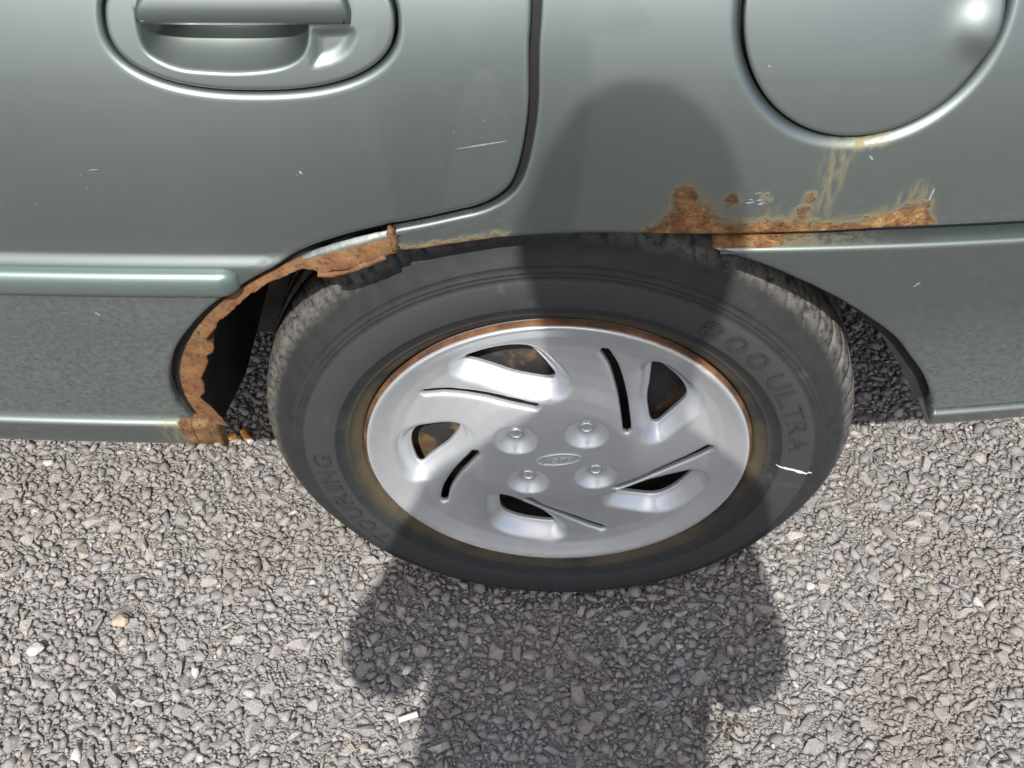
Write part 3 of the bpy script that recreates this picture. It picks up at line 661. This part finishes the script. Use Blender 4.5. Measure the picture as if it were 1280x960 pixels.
# ------------------------------------------------------------------ the ground
ground = mesh_obj('ground', [(-300, -300, -.0075), (300, -300, -.0075), (300, 300, -.0075), (-300, 300, -.0075)], [(0, 1, 2, 3)], GROUND, None, False)
tag(ground, kind='structure')
def rock(n, flat):
    bm = bmesh.new(); el = rng.uniform(1.0, 1.4)
    for i in range(n):
        v = Vector(rng.normal(size=3)).normalized(); v = v * rng.uniform(.85, 1.10); v.z *= flat; v.x *= el; v.y /= el ** .6; bm.verts.new(v)
    bmesh.ops.convex_hull(bm, input=list(bm.verts)); loose = [v for v in bm.verts if not v.link_faces]; bmesh.ops.delete(bm, geom=loose, context='VERTS')
    bmesh.ops.triangulate(bm, faces=bm.faces[:]); bm.verts.ensure_lookup_table(); bm.verts.index_update()
    V = np.array([v.co for v in bm.verts]); F = np.array([[v.index for v in f.verts] for f in bm.faces]); bm.free(); return V, F
ROCKS = [rock(random.choice((9, 10, 11, 13)), random.uniform(.45, .75)) for _ in range(36)]
ROCKS_S = [rock(9, .65) for _ in range(16)]
TILE = .62
def tile_points():
    pts = []; cell = .012; gridd = {}; nc = int(TILE / cell)
    def near(x, y, r, k):
        ci, cj = int(x / cell), int(y / cell); q = 2 if r > .006 else 2
        for i in range(ci - q, ci + q + 1):
            for j in range(cj - q, cj + q + 1):
                for (px, py, pr) in gridd.get((i % nc, j % nc), ()):
                    dx = abs(px - x); dx = min(dx, TILE - dx); dy = abs(py - y); dy = min(dy, TILE - dy)
                    if dx * dx + dy * dy < (k * (r + pr)) ** 2: return True
        return False
    rnd = random.Random(3)
    for tries, r0, r1, k in ((420, .0085, .0110, .95), (4600, .0058, .0084, .78), (18000, .0038, .0058, .72), (44000, .0022, .0040, .70)):
        for _ in range(tries):
            x, y, r = rnd.random() * TILE, rnd.random() * TILE, rnd.uniform(r0, r1)
            if not near(x, y, r, k): pts.append((x, y, r)); gridd.setdefault((int(x / cell) % nc, int(y / cell) % nc), []).append((x, y, r))
    return pts
tp = np.array(tile_points())
XS, YS = (-1.55, 1.25), (-.85, .75)
inst = []
for i in range(6):
    for j in range(4):
        q = tp.copy(); q[:, 0] += XS[0] - .1 + i * TILE; q[:, 1] += YS[0] - .1 + j * TILE; q[:, :2] += rng.normal(0, .0011, (len(q), 2)); q[:, 2] *= rng.uniform(.88, 1.12, len(q)); inst.append(q)
inst = np.vstack(inst); inst = inst[(inst[:, 0] > XS[0]) & (inst[:, 0] < XS[1]) & (inst[:, 1] > YS[0]) & (inst[:, 1] < YS[1])]
inview = (inst[:, 0] > -.95) & (inst[:, 0] < .75) & (inst[:, 1] > -.40) & (inst[:, 1] < .55)
inst = inst[(inst[:, 2] > .0036) | inview]
inview = (inst[:, 0] > -.80) & (inst[:, 0] < .55) & (inst[:, 1] > -.235) & (inst[:, 1] < .235)
def rmats(n):
    a = rng.uniform(0, 2 * np.pi, n); tx, ty = rng.normal(0, .22, n), rng.normal(0, .22, n); M = np.zeros((n, 3, 3))
    ca, sa = np.cos(a), np.sin(a); Z = np.zeros((n, 3, 3)); Z[:, 0, 0] = ca; Z[:, 0, 1] = -sa; Z[:, 1, 0] = sa; Z[:, 1, 1] = ca; Z[:, 2, 2] = 1
    X = np.zeros((n, 3, 3)); X[:, 0, 0] = 1; X[:, 1, 1] = np.cos(tx); X[:, 1, 2] = -np.sin(tx); X[:, 2, 1] = np.sin(tx); X[:, 2, 2] = np.cos(tx)
    Y = np.zeros((n, 3, 3)); Y[:, 1, 1] = 1; Y[:, 0, 0] = np.cos(ty); Y[:, 0, 2] = np.sin(ty); Y[:, 2, 0] = -np.sin(ty); Y[:, 2, 2] = np.cos(ty)
    return X @ Y @ Z
# the largest stones in view are single objects, sharing meshes
cand = np.where(inview)[0]; cand = cand[np.argsort(-inst[cand, 2])][:300]
big = np.zeros(len(inst), bool); big[cand] = True
rock_me = []
for V, F in ROCKS:
    me = bpy.data.meshes.new('stone'); me.from_pydata(V.tolist(), [], F.tolist()); me.materials.append(STONE_B); rock_me.append(me)
Mb = rmats(len(cand))
for k, i in enumerate(cand):
    o = bpy.data.objects.new('stone', rock_me[k % len(rock_me)]); COL.objects.link(o); o.parent = ground
    x, y, r = inst[i]; M4 = Matrix(Mb[k].tolist()).to_4x4(); r *= 1.1
    o.matrix_local = Matrix.Translation((x, y, -.0040 - .15 * r + rng.uniform(-.0015, .0008))) @ M4 @ Matrix.Diagonal((r, r * rng.uniform(.8, 1.05), r, 1))
rest = inst[~big]; n = len(rest)
Mr = rmats(n); kind = rng.integers(0, 1000, n)
pal = np.array([(.27, .260, .255), (.31, .297, .289), (.33, .316, .307), (.35, .334, .323), (.37, .352, .338), (.395, .372, .352), (.41, .372, .322), (.56, .54, .515)])
pw = np.array([.10, .18, .22, .20, .15, .09, .045, .015]); tint = pal[rng.choice(len(pal), n, p=pw / pw.sum())] * rng.uniform(.86, 1.14, (n, 1))
AV = []; AF = []; AC = []; off = 0
for small in (False, True):
    RS = ROCKS_S if small else ROCKS
    sel = (rest[:, 2] < .0042) == small
    for t, (V, F) in enumerate(RS):
        ii = np.where(sel & (kind % len(RS) == t))[0]
        if not len(ii): continue
        r = rest[ii, 2] * 1.14; W = np.einsum('nij,vj->nvi', Mr[ii], V) * r[:, None, None]
        W[:, :, 0] += rest[ii, 0][:, None]; W[:, :, 1] += rest[ii, 1][:, None]; near = ((np.abs(rest[ii, 0]) < .15) & (rest[ii, 1] > -.018) & (rest[ii, 1] < .020)) * .0035; W[:, :, 2] += (near - .0045 - .16 * r + rng.uniform(-.0018, .0010, len(ii)))[:, None]
        AV.append(W.reshape(-1, 3)); nv = len(V); AF.append((F[None] + (off + np.arange(len(ii)) * nv)[:, None, None]).reshape(-1, 3)); AC.append(np.repeat(tint[ii], nv, 0)); off += nv * len(ii)
AV = np.vstack(AV); AF = np.vstack(AF); AC = np.vstack(AC)
me = bpy.data.meshes.new('gravel'); me.vertices.add(len(AV)); me.vertices.foreach_set('co', AV.astype(np.float32).ravel()); me.loops.add(AF.size); me.loops.foreach_set('vertex_index', AF.astype(np.int32).ravel())
me.polygons.add(len(AF)); me.polygons.foreach_set('loop_start', np.arange(0, AF.size, 3, dtype=np.int32)); me.polygons.foreach_set('loop_total', np.full(len(AF), 3, np.int32)); me.update(calc_edges=True)
at = me.color_attributes.new('tint', 'FLOAT_COLOR', 'POINT'); at.data.foreach_set('color', np.hstack([AC, np.ones((len(AC), 1))]).astype(np.float32).ravel()); me.materials.append(STONE_A)
gravel = bpy.data.objects.new('gravel', me); COL.objects.link(gravel); gravel.parent = ground; gravel['kind'] = 'stuff'
print('gravel tris', len(AF), 'stones', n)

# ------------------------------------------------------------------ litter on the gravel
def butt(loc, rz, lf, lw, rad, label, tilt=0):
    t = empty('cigarette_butt', loc); t.rotation_euler = (0, tilt, rz); tag(t, label, 'cigarette butt', 'cigarette ends dropped on the gravel')
    def rod(name, x0, x1, r, mat):
        V = []; Fc = []; n = 12; rows = 5
        for i in range(rows):
            x = x0 + (x1 - x0) * i / (rows - 1); sq = 1 - .18 * math.sin(i * 1.7 + rz)
            for k in range(n): a = 2 * math.pi * k / n; V.append((x, r * math.cos(a), r * .8 * math.sin(a) * sq))
        for i in range(rows - 1):
            for k in range(n): Fc.append((i * n + k, i * n + (k + 1) % n, (i + 1) * n + (k + 1) % n, (i + 1) * n + k))
        Fc += [tuple(range(n)), tuple((rows - 1) * n + k for k in range(n))]
        o = mesh_obj(name, V, Fc, mat, t, False); bm = bmesh.new(); bm.from_mesh(o.data); bmesh.ops.recalc_face_normals(bm, faces=bm.faces); bm.to_mesh(o.data); bm.free()
    if lf: rod('filter', 0, lf, rad, FILTER)
    if lw: rod('paper_tube', lf, lf + lw, rad * .97, PAPER)
butt((-.4175, .234, .0055), R(-48), .019, .004, .0042, 'orange cigarette filter end on gravel under the sill, nearer the tyre', R(6))
butt((-.4245, .227, .0050), R(205), .015, .010, .0040, 'orange filter end with torn white paper by the sill end', R(4))
butt((-.165, -.163, .0045), R(22), .0, .022, .0034, 'white rolled paper stub lying in the shaded gravel', R(0))
def pebble(loc, s, col, label, flat=.7, pick=0, name='pebble', cat='pebble'):
    N = flat_mat('pebble_' + ('pale' if col[0] > .45 else 'tan'), col, .8, nscale=150, var=.16)
    from mathutils import noise as mn
    bm = bmesh.new(); bmesh.ops.create_icosphere(bm, subdivisions=2, radius=1)
    for v in bm.verts:
        k = .86 + .34 * mn.noise(v.co * 1.1 + Vector((pick * 3.1, 1.7, .3))) + .10 * mn.noise(v.co * 3 + Vector((pick, 0, 0))); v.co = Vector((v.co.x * s * 1.1 * k, v.co.y * s * .85 * k, v.co.z * s * flat * k))
    o = bm_obj(name, bm, N); o.location = loc; o.rotation_euler = (random.uniform(-.2, .2), random.uniform(-.2, .2), random.uniform(0, 6)); tag(o, label, cat); return o
pebble((-.506, -.052, .003), .0105, (.42, .34, .25), 'tan rounded pebble on sunlit gravel, largest and brownest there')
pebble((-.162, -.103, .003), .0065, (.62, .62, .60), 'small round white pebble in the shadow above the paper stub', pick=9)
pebble((-.403, -.113, .0035), .0068, (.60, .59, .56), 'bright white angular chip on the sunlit gravel', pick=5)
pebble((-.595, -.092, .003), .0100, (.47, .455, .43), 'pale grey pebble near the tan pebble on sunlit gravel', pick=12)
tw = tube('twig', [(-.100, -.0575, .0042), (-.094, -.056, .005), (-.088, -.0565, .0048), (-.082, -.0550, .0042)], .0011, flat_mat('dry_stalk', (.28, .19, .09), .85), None, 6)
tag(tw, 'short dry brown stalk lying on shaded gravel below the tyre', 'twig')
# rusty crumbs where the arch has shed
V = []; Fc = []
for cx_, cy_, sx_, sy_, nn in ((.190, -.150, .016, .014, 70), (-.345, .045, .02, .012, 12)):
    for k in range(nn):
        x, y = cx_ + rng.normal(0, sx_), cy_ + rng.normal(0, sy_); s = rng.uniform(.0012, .0034); a = rng.uniform(0, 6.28); z = rng.uniform(.001, .0045); b = len(V)
        for q in range(4): V.append((x + s * math.cos(a + q * 1.57) * (1 if q % 2 else .6), y + s * math.sin(a + q * 1.57), z + rng.uniform(-.001, .001)))
        V.append((x, y, z + .0012)); Fc += [(b + q, b + (q + 1) % 4, b + 4) for q in range(4)]
crumbs = mesh_obj('rust_crumbs', V, Fc, flat_mat('brown_leaf_crumb', (.100, .078, .055), .9, nscale=120, var=.6), None, False); tag(crumbs, 'scatter of brown rust crumbs and dry bits on the gravel', 'debris', kind='stuff')

# ------------------------------------------------------------------ the photographer, whose shadow falls on the car
def skin_mesh(name, joints, bones, sub=2):
    me = bpy.data.meshes.new(name); me.from_pydata([j[0] for j in joints], bones, []); o = bpy.data.objects.new(name, me); COL.objects.link(o)
    md = o.modifiers.new('skin', 'SKIN'); md.use_smooth_shade = True
    for i, j in enumerate(joints):
        sv = me.skin_vertices[0].data[i]; r = j[1]; sv.radius = r if isinstance(r, tuple) else (r, r); sv.use_root = (i == 0)
    ss = o.modifiers.new('sub', 'SUBSURF'); ss.levels = sub; ss.render_levels = sub
    dg = bpy.context.evaluated_depsgraph_get(); dg.update(); m2 = bpy.data.meshes.new_from_object(o.evaluated_get(dg)); bpy.data.objects.remove(o); m2.name = name
    return m2
PY = -.86
J = []; B = []
def jt(p, r, par=None):
    J.append(((p[0], p[1], p[2]), r)); i = len(J) - 1
    if par is not None: B.append((par, i))
    return i
xo = -.041
pel = jt((xo, PY, .94), (.180, .115)); ab = jt((xo, PY, 1.08), (.168, .11), pel); ch = jt((xo, PY - .005, 1.20), (.150, .11), ab); up = jt((xo + .012, PY - .01, 1.315), (.100, .085), ch)
nk = jt((xo + .020, PY - .002, 1.40), (.074, .070), up); nk2 = jt((xo + .022, PY + .012, 1.50), (.070, .070), nk); hd = jt((xo + .02, PY + .03, 1.610), (.080, .095), nk2); hd2 = jt((xo + .02, PY + .022, 1.680), (.066, .084), hd)
for s in (-1, 1):
    hip = jt((xo + s * .09, PY, .88), .085, pel); kn = jt((xo + s * .10, PY + .01, .48), .058, hip); an = jt((xo + s * .11, PY - .02, .09), .042, kn); heel = jt((xo + s * .115, PY + .03, .045), (.042, .036), an); toe = jt((xo + s * .13, PY + .15, .033), (.042, .028), heel)
    sh = jt((xo + s * .140 + .006, PY - .01, 1.262), .064, up); el = jt(((-.276 if s < 0 else .168), PY - .02, .985), .060, sh); wr = jt((xo + .013 + s * .085, PY + .125, 1.135), .030, el); pm = jt((xo + .013 + s * .058, PY + .165, 1.150), (.030, .020), wr)
    for q in range(4):
        a = jt((xo + .013 + s * .046, PY + .178 , 1.172 - q * .017), .0088, pm); b = jt((xo + .013 + s * .036, PY + .186, 1.172 - q * .017), .0080, a); jt((xo + .013 + s * .020, PY + .184, 1.170 - q * .0165), .0070, b)
    a = jt((xo + .013 + s * .045, PY + .150, 1.170), .0100, pm); jt((xo + .013 + s * .025, PY + .148, 1.176), .0085, a)
pm_ = skin_mesh('person', J, B)
for mt in (JACKET, JEANS, SKIN, SHOE): pm_.materials.append(mt)
for p in pm_.polygons:
    c = p.center
    p.material_index = 3 if c.z < .085 else 1 if c.z < .96 else 2 if (c.z > 1.44 or (c.y > PY + .118 and abs(c.x + .022) < .12 and c.z > 1.09 and c.z < 1.23)) else 0
person = bpy.data.objects.new('person', pm_); COL.objects.link(person)
tag(person, 'person in grey jacket whose shadow falls over wheel and gravel', 'person')
def blobm(name, c, r, mat, parent, cut=None):
    bm = bmesh.new(); bmesh.ops.create_icosphere(bm, subdivisions=3, radius=1)
    if cut: bmesh.ops.delete(bm, geom=[v for v in bm.verts if cut(v.co)], context='VERTS')
    for v in bm.verts: v.co = Vector((c[0] + v.co.x * r[0], c[1] + v.co.y * r[1], c[2] + v.co.z * r[2]))
    return bm_obj(name, bm, mat, parent, True)
hx_, hy_ = xo + .02, PY + .02
blobm('hair', (hx_, hy_ - .008, 1.640), (.086, .100, .112), HAIR, person, lambda v: v.y > .35 and v.z < .45)
for s in (-1, 1):
    blobm('ear', (hx_ + s * .081, hy_ + .02, 1.610), (.010, .018, .030), SKIN, person); blobm('eye', (hx_ + s * .031, hy_ + .090, 1.624), (.012, .008, .009), PAPER, person)
blobm('nose', (hx_, hy_ + .108, 1.594), (.013, .018, .022), SKIN, person); blobm('mouth', (hx_, hy_ + .098, 1.558), (.024, .006, .008), flat_mat('lips', (.35, .12, .10), .5), person)
cp = empty('compact_camera', (xo + .013, -.692, 1.172)); cp.rotation_euler = (R(-49.5), 0, 0); tag(cp, 'small silver compact camera held in both hands of the person', 'camera')
boxm('camera_body', (-.047, -.012, -.028), (.047, .012, .028), CAMB, cp, .006); lathe('lens_barrel', [(.001, .020), (.014, .020), (.016, .018), (.016, .010)], SHOE, cp, 32)
